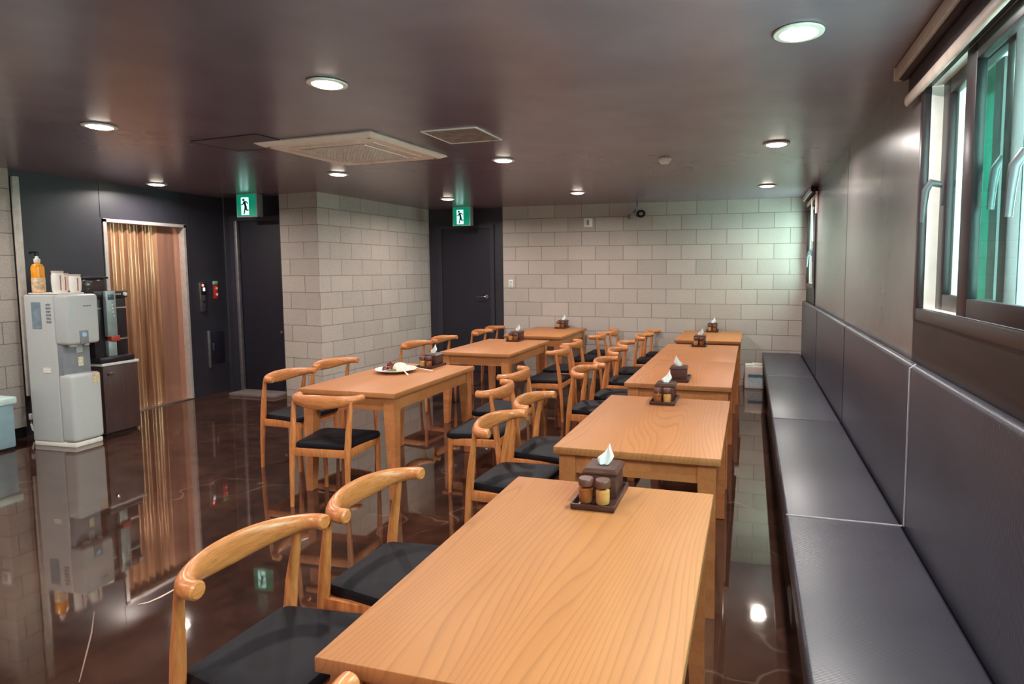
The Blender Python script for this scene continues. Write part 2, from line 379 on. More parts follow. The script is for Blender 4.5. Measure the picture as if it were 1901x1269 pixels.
# lift doors, steel door and far dark door
d1 = MB()
d1.bx(XL-0.10, XL+0.012, -3.49, -3.455, 0, 2.08).bx(XL-0.10, XL+0.012, -2.565, -2.54, 0, 2.08).bx(XL-0.10, XL+0.012, -3.49, -2.54, 2.05, 2.085)
d1 = struct(d1.build('door_1', plain('door_trim_steel', (190, 182, 176), .3, .35)), 'bronze lift doors in a bright steel frame', 'door')
fl = MB(); pts = []
yy = -3.46
prof = []
rng = random.Random(3)
while yy < -2.845:
    prof.append((XL-0.075+0.018*math.sin((yy+3.46)*2*PI/0.085)+0.006*math.sin((yy+3.46)*2*PI/0.21), yy)); yy += 0.0065
front = [(x, y) for x, y in prof]; back = [(XL-0.11, prof[-1][1]), (XL-0.11, prof[0][1])]
fl.prism(front+back, 0.01, 2.05)  # flutes shaped so reflections break into vertical stripes
fl.build('fluted_door_panel', bronze('bronze_reflection_streaks', (146, 98, 72), (218, 168, 130), 0.16, (1, 26, 0.6)), d1)  # gold and brown streaks are warped reflections painted into the bronze
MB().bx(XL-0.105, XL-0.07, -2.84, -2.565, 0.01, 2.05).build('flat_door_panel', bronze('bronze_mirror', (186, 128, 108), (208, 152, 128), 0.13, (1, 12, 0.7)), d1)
MB().bx(XL-0.12, XL+0.02, -3.49, -2.54, -0.005, 0.012).build('sill_plate', M_STEEL, d1)
d2 = struct(MB().bx(-3.10, -2.47, -2.035, -1.99, 0.04, 2.16).build('door_2', plain('black_steel_door', (20, 19, 32), 0.5, bmp=0.3, bscale=300)), 'black speckled steel door in the alcove', 'door')
MB().bx(-3.22, -3.10, -2.06, -1.98, 0, 2.22).bx(-2.47, -2.40, -2.06, -1.98, 0, 2.22).bx(-3.10, -2.47, -2.06, -1.98, 2.16, 2.22).build('door_frame', M_DFRAME, d2)
MB().bx(-3.13, -3.085, -2.085, -2.04, 0.02, 2.16, 0.006).build('edge_strip', plain('dull_steel', (150, 146, 150), 0.4, 0.8), d2)
MB().bx(-3.10, -2.42, -2.30, -1.99, 0.0, 0.035, 0.004).build('threshold', plain('stone_threshold', (120, 108, 104), 0.5), d2)
MB().lathe([(0.001, 0), (0.018, 0.0), (0.018, 0.02), (0.001, 0.02)], (0, 0, 0), 12, Matrix.Translation((-2.50, -2.035, 0.78)) @ Matrix.Rotation(PI/2, 4, 'X')).build('knob', M_CHROME, d2)
d3 = struct(MB().bx(-1.41, -0.63, 0.055, 0.10, 0.005, 2.16).build('door_3', M_DOOR), 'plain dark door with a lever handle beside the back block wall', 'door')
MB().bx(-1.50, -1.415, 0.045, 0.10, 0, 2.22).bx(-0.625, -0.56, 0.045, 0.10, 0, 2.22).bx(-1.415, -0.625, 0.045, 0.10, 2.165, 2.22).build('door_frame', M_DFRAME, d3)
hd = MB(); hd.lathe([(0.001, 0), (0.026, 0.0), (0.026, 0.012), (0.001, 0.012)], (0, 0, 0), 16, Matrix.Translation((-0.685, 0.055, 1.15)) @ Matrix.Rotation(PI/2, 4, 'X'))
hd.sweep([(-0.685, 0.05, 1.15), (-0.685, 0.0, 1.15), (-0.71, -0.008, 1.15), (-0.82, -0.008, 1.148)], [0.009, 0.009, 0.010, 0.008], 10)
hd.build('door_handle', M_CHROME, d3)
# outside: neighbouring facade with vertical fins
fi = MB()
for ya, yb in ((-4.3, -3.33), (-3.18, -2.2)): fi.bx(4.9, 4.96, ya, yb, -1, 3.2)
struct(fi.build('exterior_screen', plain('fin_slate', (112, 134, 144), 0.6)), 'slate screen panels outside the near window', 'screen')
# pale curved streak and faint scuff laid on the floor
def strip(pts, w, name, mat):
    s = MB(); L = []
    for i, (x, y) in enumerate(pts):
        a = Vector(pts[max(i-1, 0)]); b = Vector(pts[min(i+1, len(pts)-1)]); t = (b-a).normalized(); n = Vector((-t.y, t.x))
        ww = w*(0.25+0.75*math.sin(PI*(i+0.5)/len(pts))); L.append(((x+n.x*ww, y+n.y*ww, 0.0012), (x-n.x*ww, y-n.y*ww, 0.0012)))
    for a, b in zip(L[:-1], L[1:]): s.quad(a[0], a[1], b[1], b[0])
    return s.build(name, mat, bpy.data.objects['floor'])
def at(px, py, ax, val):
    d = RX*((px-1089.6)/1123.84) + UX*(-(py-590.07)/1123.84) + FX
    i = 'xyz'.index(ax); return CAM + d*((val-CAM[i])/d[i])
M_STREAK = plain('pale_streak', (200, 176, 156), 0.6)
strip([at(*p, 'z', 0)[:2] for p in ((256, 1122), (275, 1118), (298, 1108), (320, 1096), (338, 1084))], 0.007, 'floor_streak', M_STREAK)
strip([at(*p, 'z', 0)[:2] for p in ((147, 1266), (160, 1215), (170, 1175), (175, 1135))], 0.003, 'floor_streak', plain('faint_scuff', (120, 96, 84), 0.6))

# ------------------------------------------------------------------ ceiling fittings
M_DISC = emit_mat('lamp_diffuser', (255, 240, 222), 14.0)
def make_lamp(label, x, y):
    t = thing('recessed_downlight', label, 'ceiling light', (x, y, H), group='round downlights in the ceiling')
    MB().lathe([(0.088, 0.0), (0.096, -0.004), (0.094, -0.010), (0.072, -0.012), (0.068, -0.004), (0.068, 0.0)], n=32).build('trim_ring', M_WHITE, t)
    MB().lathe([(0.001, -0.003), (0.069, -0.003), (0.069, -0.011), (0.056, -0.018), (0.03, -0.021), (0.001, -0.022)], n=32).build('diffuser', M_DISC, t)
    return t
lamps = [('large round downlight at the top right of the view, nearest the near window', 3.28, -5.72),
 ('round downlight in front of the ceiling cassette, centre left of the ceiling', 1.08, -5.66),
 ('round downlight at the far left of the ceiling, in front of the charcoal wall', -0.90, -5.30),
 ('small round downlight just above the bronze lift doors', -2.98, -3.20),
 ('round downlight just beyond the far corner of the ceiling cassette', -0.70, -3.25),
 ('round downlight beyond the small square vent, mid ceiling', 1.10, -3.50),
 ('thin round downlight beside the exit sign of the far dark door', -0.66, -1.16),
 ('round downlight in front of the back block wall, left of the hanging cable', 1.11, -1.29),
 ('far round downlight by the far window, close to the back wall', 3.27, -1.29),
 ('round downlight over the bench, between the white smoke detector and the right wall', 3.28, -3.56)]
L0 = None
lamp_data = bpy.data.lights.new('downlight_beam', 'AREA'); lamp_data.shape = 'DISK'; lamp_data.size = 0.13; lamp_data.energy = LAMP_W; lamp_data.color = LAMP_C; lamp_data.spread = math.radians(165)
def beam(x, y, parent=None):
    l = bpy.data.objects.new('downlight_beam', lamp_data); COL.objects.link(l); l.location = (x, y, H-0.026)
    return l
for lb, x, y in lamps:
    if L0 is None: L0 = make_lamp(lb, x, y); r = L0
    else: r = dup(L0, (x, y, H), 0, lb)
    beam(x, y)
for x, y in ((3.28, -7.9), (1.1, -7.9), (-1.0, -7.5), (-3.0, -7.5), (-3.0, -5.4), (3.28, -10.1), (1.1, -10.1), (-1.0, -10.1), (-3.4, -10.1)):
    o = dup(L0, (x, y, H), 0, 'round downlight in the ceiling behind the viewpoint'); beam(x, y)
# cassette air conditioner
ac = thing('ceiling_air_conditioner', 'white square cassette air conditioner set in the ceiling', 'air conditioner', (0.20, -4.22, H), math.radians(-4.5))
p = MB(); p.ring_loft([[(-.50, -.455, 0), (.50, -.455, 0), (.50, .455, 0), (-.50, .455, 0)], [(-.51, -.465, -.012), (.51, -.465, -.012), (.51, .465, -.012), (-.51, .465, -.012)], [(-.47, -.42, -.032), (.47, -.42, -.032), (.47, .42, -.032), (-.47, .42, -.032)]])
p.build('panel', M_OFFWHITE, ac, smooth=False)
q = MB()
for sx in (-1, 1): q.box((sx*.36, 0, -.034), (.055, .56, .006), 0.002); q.box((0, sx*.33, -.034), (.60, .05, .006), 0.002)
q.build('louvre', plain('louvre_cream', (226, 208, 196), 0.5), ac)
MB().bx(-.30, .30, -.26, .26, -.036, -.032, 0.002).build('grille_back', plain('grille_shadow', (190, 172, 162), 0.7), ac)
g = MB()
for k in range(19):
    g.box((-.285+k*.0317, 0, -.040), (.012, .50, .010))
for k in range(15):
    g.box((0, -.24+k*.0343, -.041), (.58, .012, .008))
g.build('intake_grille', M_OFFWHITE, ac, smooth=False)
for x, y in ((-.44, -.39), (.44, -.39), (.44, .39), (-.44, .39)):
    MB().lathe([(.001, 0), (.013, 0), (.013, -.002), (.001, -.002)], (x, y, -.032), 12).build('screw_cap', plain('cap_grey', (120, 108, 102), 0.5), ac)
v = thing('square_ceiling_vent', 'dark square vent with a pale rim, right of the ceiling cassette', 'vent', (1.19, -4.42, H), math.radians(-2))
MB().bx(-.205, .205, -.20, -.19, -.008, 0).bx(-.205, .205, .19, .20, -.008, 0).bx(-.205, -.195, -.19, .19, -.008, 0).bx(.195, .205, -.19, .19, -.008, 0).build('rim', plain('rim_pale', (226, 216, 210), 0.4), v)
MB().bx(-.195, .195, -.19, .19, -.004, 0).build('dusty_panel', plain('dusty_brown', (136, 120, 118), 0.7, var=0.35, vscale=14), v)
v = thing('ceiling_access_hatch', 'flush dark access hatch in the ceiling, left of the ceiling cassette', 'hatch', (-0.42, -4.62, H), math.radians(-6))
MB().bx(-.31, .31, -.19, .19, -.005, 0, 0.001).build('hatch_panel', plain('hatch_brown', (96, 80, 86), 0.5), v)
MB().bx(-.315, .315, -.196, -.19, -.007, 0).bx(-.315, .315, .19, .196, -.007, 0).bx(-.316, -.31, -.19, .19, -.007, 0).bx(.31, .316, -.19, .19, -.007, 0).build('rim', M_DFRAME, v)
sd = thing('smoke_detector', 'small white dome smoke detector on the ceiling', 'smoke detector', (2.41, -3.18, H))
MB().lathe([(.05, 0), (.052, -.012), (.05, -.016)], n=28).build('base', M_WHITE, sd)
MB().lathe([(.046, -.016), (.044, -.030), (.032, -.042), (.012, -.046), (.001, -.046)], n=28).build('dome', M_WHITE, sd)
# exit signs (running figure in a doorway)
M_GREEN = emit_mat('sign_green', (0, 112, 84), 0.8); M_SIGNW = emit_mat('sign_white', (180, 246, 236), 1.2); M_MAN = plain('sign_figure', (4, 62, 52), 0.5)
def make_sign(label, loc, rz):
    t = thing('exit_sign', label, 'exit sign', loc, rz, 'green exit signs hanging from the ceiling')
    w, h, d = 0.265, 0.27, 0.11
    MB().box((0, 0, -h/2), (w+.012, d-.012, h), 0.004).build('housing', plain('sign_clear_grey', (128, 132, 132), 0.25), t)
    f = MB().box((0, -d/2+.004, -h/2), (w+.02, .012, h+.01), 0.003).build('bezel', plain('sign_rim', (170, 190, 186), 0.3), t)
    pf = MB().box((0, -d/2-.003, -h/2), (w-.006, .004, h-.012)).build('green_face', M_GREEN, t)
    MB().box((-.018, -d/2-.0055, -h/2-.012), (.105, .003, .205)).build('lit_doorway', M_SIGNW, pf)
    m = MB(); y = -d/2-.008; zc = -h/2
    def limb(p, q, r0, r1):
        a = Vector((p[0], y, p[1])); b = Vector((q[0], y, q[1])); t_ = (b-a).normalized(); n = Vector((-t_.z, 0, t_.x)); e = Vector((0, .0018, 0))
        m.ring_loft([[a+n*r0+e, a-n*r0+e, a-n*r0-e, a+n*r0-e], [b+n*r1+e, b-n*r1+e, b-n*r1-e, b+n*r1-e]])
    m.lathe([(.001, -.0018), (.016, -.0018), (.016, .0018), (.001, .0018)], (0, 0, 0), 16, Matrix.Translation((-.034, y, zc+.062)) @ Matrix.Rotation(PI/2, 4, 'X'))
    limb((-.024, zc+.046), (-.006, zc-.02), .014, .015)
    limb((-.026, zc+.040), (-.044, zc+.012), .008, .007); limb((-.044, zc+.012), (-.066, zc+.004), .007, .006)
    limb((-.016, zc+.042), (.012, zc+.038), .008, .007); limb((.012, zc+.038), (.026, zc+.012), .007, .006)
    limb((-.008, zc-.016), (-.022, zc-.062), .012, .009); limb((-.022, zc-.062), (-.034, zc-.108), .009, .007)
    limb((-.004, zc-.016), (.006, zc-.062), .012, .009); limb((.006, zc-.062), (.034, zc-.056), .009, .007)
    m.build('running_figure', M_MAN, pf, smooth=False)
    return t
s1 = make_sign('green running-man exit sign hanging before the steel door beside the lift', (-2.71, -2.24, H-0.005), math.radians(2))
dup(s1, (-0.925, -0.20, H-0.005), math.radians(-2), 'green running-man exit sign hanging before the far dark door')

# ------------------------------------------------------------------ roller blinds
M_FAB = plain('blind_fabric_brown', (58, 46, 48), 0.7, bmp=0.2, bscale=400); M_BAR = plain('blind_bar_beige', (196, 182, 172), 0.42)
def blind(label, y0, y1, drop, loc):
    t = thing('roller_blind', label, 'blind', loc)
    L = y1-y0
    MB().bx(-0.080, -0.074, y0, y1, -.052, -.004, 0.002).bx(-0.080, -0.062, y0, y1, -.058, -.052, 0.002).build('valance', M_BAR, t)
    MB().bx(-0.083, -0.0, y1, y1+.005, -.060, 0.0, 0.002).build('end_cap', M_OFFWHITE, t)
    MB().sweep([(-.040, y0, -.036), (-.040, y1, -.036)], 0.026, 20).build('fabric_roll', M_FAB, t)
    MB().bx(-.024, -.021, y0+.02, y1-.02, drop, -.03).build('fabric', M_FAB, t)
    MB().sweep([(-.03, y0+.01, drop-.012), (-.03, y1-.035, drop-.012)], (0.013, 0.026), 16).build('bottom_bar', M_BAR, t)
    return t
blind('dark roller blind with beige bars over the near window', -7.8+6.5, -5.15+6.5, -0.150, (XW, -6.5, H))
b2 = blind('small dark roller blind with beige bars over the far window', -.52, .44, -.10, (XW, -0.53, H))
MB().sweep([(-.055, -.42, -.12), (-.035, -.40, -.60)], (0.008, 0.026), 10, up=(0, 1, 0)).build('pull_wand', M_OFFWHITE, b2)
MB().bx(-.03, -.005, -.60, -.565, -.30, -.06, 0.004).build('side_bracket', M_OFFWHITE, b2)

# ------------------------------------------------------------------ wall fittings
sw = thing('light_switch', 'small white light switch on the back wall beside the far dark door', 'switch', (-0.275, 0, 1.345))
MB().box((0, -.005, 0), (.072, .010, .118), .004).build('plate', M_WHITE, sw)
MB().box((0, -.011, .022), (.044, .005, .036), .002).box((0, -.011, -.022), (.044, .005, .036), .002).build('rocker', plain('rocker_grey', (188, 190, 192), .4), sw)
sw = thing('wall_call_sensor', 'white square sensor plate high on the back wall', 'sensor', (0.897, 0, 2.205))
MB().box((0, -.006, 0), (.125, .012, .125), .006).build('plate', M_WHITE, sw)
MB().box((0, -.013, 0), (.034, .004, .066), .002).build('dial', plain('dial_grey', (120, 120, 118), .4), sw)
cb = thing('hanging_cable', 'coiled black cable hanging from the ceiling on the back wall', 'cable', (1.60, -.03, 2.46))
MB().sweep([(0, 0, 0), (-.005, -.005, -.06), (-.02, -.01, -.10), (-.055, -.012, -.14)], .007, 8).build('lead', M_BLACK, cb)
co = MB()
for k in range(3):
    r = .036+.010*k; co.sweep([(.055+r*math.cos(a), -.012-.008*k, -.155+r*math.sin(a)*.8) for a in [2*PI*i/20 for i in range(21)]], .009, 8)
co.build('coil', M_BLACK, cb)
MB().lathe([(.001, -.035), (.045, -.03), (.06, 0), (.04, .03), (.001, .035)], (-.08, -.03, -.195), 8).build('junction_box', plain('box_grey', (118, 108, 104), .5), cb)
cp = thing('lift_call_panel', 'steel lift call panel with a black display beside the bronze lift doors', 'panel', (XL, -2.35, 1.22))
MB().box((.008, 0, 0), (.016, .085, .36), .004).build('back_plate', M_STEEL, cp)
MB().box((.018, .008, .10), (.006, .066, .15), .002).build('display', M_BLACK, cp)
dm = MB()
dm.lathe([(.001, 0), (.016, 0), (.016, .004), (.001, .004)], (0, 0, 0), 14, Matrix.Translation((.021, -.004, .145)) @ Matrix.Rotation(PI/2, 4, 'Y')); dm.build('red_indicator', emit_mat('red_led', (255, 110, 90), 2.0), cp)
MB().box((.022, .010, .095), (.004, .028, .042), .001).build('floor_numeral', emit_mat('blue_led', (190, 225, 255), 1.2), cp)
MB().lathe([(.001, 0), (.014, 0), (.014, .005), (.001, .005)], (0, 0, 0), 16, Matrix.Translation((.016, .005, -.06)) @ Matrix.Rotation(PI/2, 4, 'Y')).build('call_button', M_BLACK, cp)
fp = thing('fire_notice', 'small red notice under a green label on the charcoal wall right of the lift panel', 'notice', (XL, -2.155, 1.29))
MB().box((.003, 0, -.01), (.006, .062, .17), .002).build('red_plate', plain('notice_red', (214, 44, 40), .4), fp)
MB().box((.006, -.004, .10), (.012, .072, .045), .006).build('green_label', plain('label_green', (130, 190, 160), .4), fp)
fd = MB()
for z in (.03, -.045): fd.lathe([(.001, 0), (.016, 0), (.016, .004), (.001, .004)], (0, 0, 0), 14, Matrix.Translation((.006, .012, z)) @ Matrix.Rotation(PI/2, 4, 'Y'))
fd.build('white_emblem', M_WHITE, fp)
ht = thing('wall_service_hatch', 'dark flush service hatch low on the charcoal wall right of the lift', 'hatch', (XL, -2.20, .58))
MB().box((.004, .03, 0), (.008, .20, .40), .002).build('hatch_door', M_DOOR, ht)
MB().box((.012, -.095, -.01), (.024, .03, .46), .005).build('hinge_post', plain('dull_steel', (150, 146, 150), 0.4, 0.8), ht)
MB().box((.016, -.04, .01), (.018, .016, .10), .004).build('pull', M_STEEL, ht)
cd_ = thing('conduit', 'pale vertical cable conduit in the far left corner', 'conduit', (XL, -4.255, 0))
MB().bx(0, .03, -.028, .028, .38, 2.40, .006).build('cover', plain('conduit_cream', (196, 188, 178), .45), cd_)
cabl = thing('water_hose', 'thin red and white hoses dangling beneath the pale conduit', 'hose', (XL+.018, -4.255, 0))
MB().sweep([(0.01, 0, .39), (.02, .0, .33), (.045, -.005, .26), (.02, -.01, .21), (.018, -.01, .17)], .011, 8).build('red_hose', plain('hose_red', (132, 70, 66), .5), cabl)
MB().sweep([(.015, -.02, .20), (.01, -.02, .12), (.03, -.02, .06), (.09, -.01, .025)], .008, 8).build('white_hose', M_WHITE, cabl)
MB().box((.016, -.02, .185), (.035, .025, .06), .008).build('joint', M_WHITE, cabl)
es = thing('wall_socket', 'white switch plate on the block wall at the left edge', 'switch', (-3.44, -4.50, 1.27))
MB().box((0, -.005, 0), (.10, .010, .12), .003).build('plate', M_WHITE, es)
MB().box((0, -.011, 0), (.05, .004, .07), .002).build('rocker', M_GREYW, es)

# ------------------------------------------------------------------ tables
TL, TW, TH = 1.2, 0.755, 0.728
def make_table(label, loc):
    t = thing('dining_table', label, 'table', loc, group='ash dining tables')
    MB().box((0, 0, TH-.0175), (TW, TL, .035), .004, 2).build('tabletop', M_TOP, t)
    w, l = TW/2-.022, TL/2-.022
    MB().bx(-w+.02, w-.02, -l+.010, -l+.032, TH-.125, TH-.035).build('apron', M_FRAME, t)
    MB().bx(-w+.02, w-.02, l-.032, l-.010, TH-.125, TH-.035).build('apron', M_FRAME, t)
    MB().bx(-w+.010, -w+.032, -l+.02, l-.02, TH-.125, TH-.035).build('apron', M_FRAME, t)
    MB().bx(w-.032, w-.010, -l+.02, l-.02, TH-.125, TH-.035).build('apron', M_FRAME, t)
    for sx in (-1, 1):
        for sy in (-1, 1):
            m = MB(); rings = []
            for z, s in ((0, .046), (.004, .050), (TH-.13, .078), (TH-.035, .078)):
                x0, y0 = sx*w, sy*l; x1, y1 = x0-sx*s, y0-sy*s
                r = [(x0, y0, z), (x1, y0, z), (x1, y1, z), (x0, y1, z)]
                rings.append(r if sx*sy > 0 else r[::-1])
            m.ring_loft(rings); m.build('leg', M_FRAME, t, smooth=False)
    return t
tabs = {'R1': (2.625, -6.693, 'ash dining table nearest the camera, along the black bench'),
 'R2': (2.631, -5.096, 'second ash dining table from the camera, along the black bench'),
 'R3': (2.626, -3.452, 'near half of the pair of butted ash tables along the black bench'),
 'R3b': (2.626, -2.2505, 'far half of the pair of butted ash tables along the black bench'),
 'R4': (2.645, -0.660, 'small-looking ash table at the back wall beside the far end of the bench'),
 'L1': (0.490, -4.225, 'free-standing ash table with the plate of food on it'),
 'L2': (0.499, -2.272, 'middle ash table of the left-hand row'),
 'L3': (0.515, -0.675, 'rearmost ash table of the left-hand row, against the back wall')}
T0 = None
for k, (x, y, lb) in tabs.items():
    if T0 is None: T0 = make_table(lb, (x, y, 0))
    else: dup(T0, (x, y, 0), 0, lb)
T0.scale = (1, .965, 1)

# ------------------------------------------------------------------ elbow chairs (local front = +y, origin between the rail tips on the floor)
def make_chair(label, loc, rz):
    t = thing('elbow_chair', label, 'chair', loc, rz, 'elbow chairs with black seats')
    # horn shaped back rail
    pts, rad = [], []
    n = 28
    for i in range(n+1):
        u = -1+2*i/n; a = u*math.radians(97)
        x = .224*math.sin(a)*(1.0+.02*abs(u)); y = -.122 + .14*((1-math.cos(a))/(1-math.cos(math.radians(97))))**1.05
        k = abs(u); mid = max(0, 1-k/0.85); mid = mid*mid*(3-2*mid)
        z = .700 - .006*mid + .004*k
        pts.append((x, y, z)); rad.append((.0255-.009*mid, .0255+.0225*mid))
    # rounded tips
    e0 = Vector(pts[0])-Vector(pts[1]); e1 = Vector(pts[-1])-Vector(pts[-2])
    pts = [tuple(Vector(pts[0])+e0.normalized()*.006)]+pts+[tuple(Vector(pts[-1])+e1.normalized()*.006)]
    rad = [(.020, .020)]+rad+[(.020, .020)]
    MB().sweep(pts, rad, 16).build('back_rail', M_RAIL, t)
    for sx in (-1, 1):
        MB().sweep([(sx*.200, -.135, 0), (sx*.200, -.125, .22), (sx*.198, -.112, .38), (sx*.200, -.100, .50), (sx*.206, -.080, .63), (sx*.207, -.072, .692)],
                   [.0125, .017, .0215, .020, .0145, .0125], 14, up=(0, 1, 0)).build('rear_leg', M_CHAIR, t)
        MB().sweep([(sx*.205, .238, 0), (sx*.205, .232, .25), (sx*.203, .228, .389)], [.0125, .017, .0195], 14, up=(0, 1, 0)).build('front_leg', M_CHAIR, t)
    fr = MB()
    fr.prism([(-.203, .215), (.203, .215), (.203, .237), (-.203, .237)], .336, .388, .003)
    fr.prism([(-.200, -.122), (.200, -.122), (.200, -.100), (-.200, -.100)], .336, .388, .003)
    for sx in (-1, 1): fr.prism([(sx*.212, -.11)[:2], (sx*.190, -.11), (sx*.192, .228), (sx*.214, .228)], .336, .388, .003)
    fr.build('seat_frame', M_CHAIR, t)
    # upholstered seat, a little wider at the front
    se = MB(); rings = []
    def outline(s, z):
        o = []
        hw0, hw1, y0, y1, r = .186*s+.0, .228*s, -.118+.2*(1-s), .258-.2*(1-s), .035
        for cx, cy, a0 in ((hw1-r, y1-r, 0), (-hw1+r, y1-r, 90), (-hw0+r, y0+r, 180), (hw0-r, y0+r, 270)):
            for j in range(5):
                a = math.radians(a0+j*22.5); o.append((cx+r*math.cos(a), cy+r*math.sin(a), z))
        return o
    for s, z in ((.97, .384), (1.0, .394), (1.0, .410), (.975, .422), (.90, .429), (.6, .433)): rings.append(outline(s, z))
    se.ring_loft(rings); se.build('seat', M_SEAT, t)
    return t
A90 = -PI/2   # faces +x
chairs = [
 (1.735, -6.863, A90-.06, 'elbow chair closest to the camera at the left of the nearest table'),
 (1.798, -6.351, A90-.04, 'elbow chair second from the camera at the left of the nearest table'),
 (1.835, -5.267, A90-.06, 'nearer elbow chair on the left side of the second bench table'),
 (1.831, -4.703, A90-.04, 'farther elbow chair on the left side of the second bench table'),
 (1.840, -3.512, A90, 'nearest of the four elbow chairs along the butted pair of bench tables'),
 (1.890, -2.970, A90-.03, 'second of the four elbow chairs along the butted pair of bench tables'),
 (1.847, -2.240, A90, 'third of the four elbow chairs along the butted pair of bench tables'),
 (1.815, -1.640, A90+.02, 'farthest of the four elbow chairs along the butted pair of bench tables'),
 (1.865, -0.800, A90, 'nearer elbow chair left of the bench table at the back wall'),
 (1.895, -0.270, A90-.05, 'farther elbow chair left of the bench table at the back wall'),
 (1.355, -4.362, -A90+.04, 'nearer elbow chair on the right side of the table with the plate'),
 (1.240, -3.734, -A90+.03, 'farther elbow chair on the right side of the table with the plate'),
 (1.160, -2.310, -A90, 'nearer elbow chair on the right side of the middle left-row table'),
 (1.120, -1.670, -A90, 'farther elbow chair on the right side of the middle left-row table'),
 (1.200, -0.800, -A90, 'nearer elbow chair on the right side of the rearmost left-row table'),
 (1.245, -0.266, -A90, 'farther elbow chair on the right side of the rearmost left-row table'),
 (-0.418, -4.265, A90-.04, 'nearer elbow chair on the left side of the table with the plate'),
 (-0.466, -3.657, A90-.13, 'farther elbow chair on the left side of the table with the plate'),
 (0.440, -4.925, 0.07, 'elbow chair at the near end of the table with the plate'),
 (-0.500, -2.220, A90-.10, 'nearer elbow chair on the left side of the middle left-row table'),
 (-0.459, -1.650, A90-.05, 'farther elbow chair on the left side of the middle left-row table'),
 (-0.350, -0.800, A90, 'nearer elbow chair on the left side of the rearmost left-row table'),
 (-0.400, -0.266, A90, 'farther elbow chair on the left side of the rearmost left-row table, half hidden'),
 (2.578, -7.312, 0.0, 'elbow chair at the near end of the nearest table, only a rail tip showing')]
C0 = None
for x, y, rz, lb in chairs:
    if C0 is None: C0 = make_chair(lb, (x, y, 0), rz)
    else: dup(C0, (x, y, 0), rz, lb)

# ------------------------------------------------------------------ table-top trays with tissue box and jars
M_TRAY = dark_wood('tray_wood', (50, 26, 26), (74, 42, 38), (10, 50, 50), .3)
M_TISSUE = plain('tissue_paper', (236, 240, 238), .8, var=.03)
M_CREAM = plain('cream_powder', (236, 182, 116), .7); M_RUST = plain('chilli_powder', (176, 104, 56), .7); M_LID = plain('jar_lid_brown', (96, 58, 48), .35)
def make_tray(label, loc, rz):
    t = thing('serving_tray', label, 'tray', loc, rz, 'dark trays on the tables')
    MB().box((0, 0, .004), (.150, .250, .008), .002).build('base', M_TRAY, t)
    m = MB()
    for s in (-1, 1): m.box((s*.0725, 0, .012), (.008, .25, .018), .002); m.box((0, s*.1225, .012), (.150, .008, .018), .002)
    m.build('rim', M_TRAY, t); return t
def make_box(label, loc, rz):
    t = thing('tissue_box', label, 'tissue box', loc, rz, 'wooden tissue boxes')
    m = MB(); m.box((0, 0, .043), (.116, .122, .086), .003)
    m.build('case', M_WALNUT, t)
    MB().ring_loft([[(-.064, -.067, .084), (.064, -.067, .084), (.064, .067, .084), (-.064, .067, .084)], [(-.064, -.067, .090), (.064, -.067, .090), (.064, .067, .090), (-.064, .067, .090)], [(-.054, -.056, .101), (.054, -.056, .101), (.054, .056, .101), (-.054, .056, .101)]]).build('lid', M_WALNUT, t, smooth=False)
    MB().lathe([(.001, 0), (.022, 0), (.022, .0015), (.001, .0015)], (0, 0, .1008), 20).build('slot', M_BLACK, t)
    ti = MB(); rings = []
    # folded sheet pulled up to one slanted peak
    for i in range(8):
        f = i/7; z = .099+.066*f; hw = .017+.014*math.sin(min(1, f*1.5)*PI*.75)-.020*max(0, f-.45)/.55; th = .009-.005*f; ring = []
        for k in range(20):
            a = 2*PI*k/20; c_, s_ = math.cos(a), math.sin(a)
            fold = .006*math.sin(5*c_+1.0)*(1-.5*f)
            ring.append((hw*c_+.016*f, th*s_+fold, z+.013*f*c_))
        rings.append(ring)
    ti.ring_loft(rings); ti.build('tissue', M_TISSUE, t); return t
def make_jar(label, loc, filling):
    t = thing('spice_jar', label, 'jar', loc, 0, 'spice jars on the trays'); t.scale = (1, 1, .9)
    MB().lathe([(.020, 0), (.0255, .003), (.0265, .012), (.0265, .060), (.022, .070), (.021, .076), (.019, .076), (.020, .069), (.0245, .059), (.0245, .012), (.022, .005), (.001, .004)], n=20).build('glass_body', M_JAR, t)
    MB().lathe([(.001, .005), (.021, .0055), (.0238, .012), (.0238, .056), (.018, .060), (.001, .061)], n=18).build('filling', filling, t)
    MB().lathe([(.0245, .070), (.0265, .072), (.0265, .094), (.024, .098), (.001, .098)], n=20).build('lid', M_LID, t); return t
def dup_jar(src, loc, label):
    return dup(src, loc, 0, label)
caddies = [  # table, x, y, direction of jars (-1 towards camera), wording
 ('R1', 2.617, -6.255, -1, 'nearest bench table'), ('R2', 2.617, -4.60, -1, 'second bench table'),
 ('R3', 2.622, -3.83, 1, 'near half of the butted bench tables'), ('R3b', 2.600, -1.74, -1, 'far half of the butted bench tables'),
 ('R4', 2.640, -0.16, -1, 'bench table at the back wall'), ('L1', 0.520, -3.74, -1, 'table with the plate'),
 ('L2', 0.505, -1.775, -1, 'middle left-row table'), ('L3', 0.560, -0.165, -1, 'rearmost left-row table')]
TR0 = BX0 = J1 = J2 = None
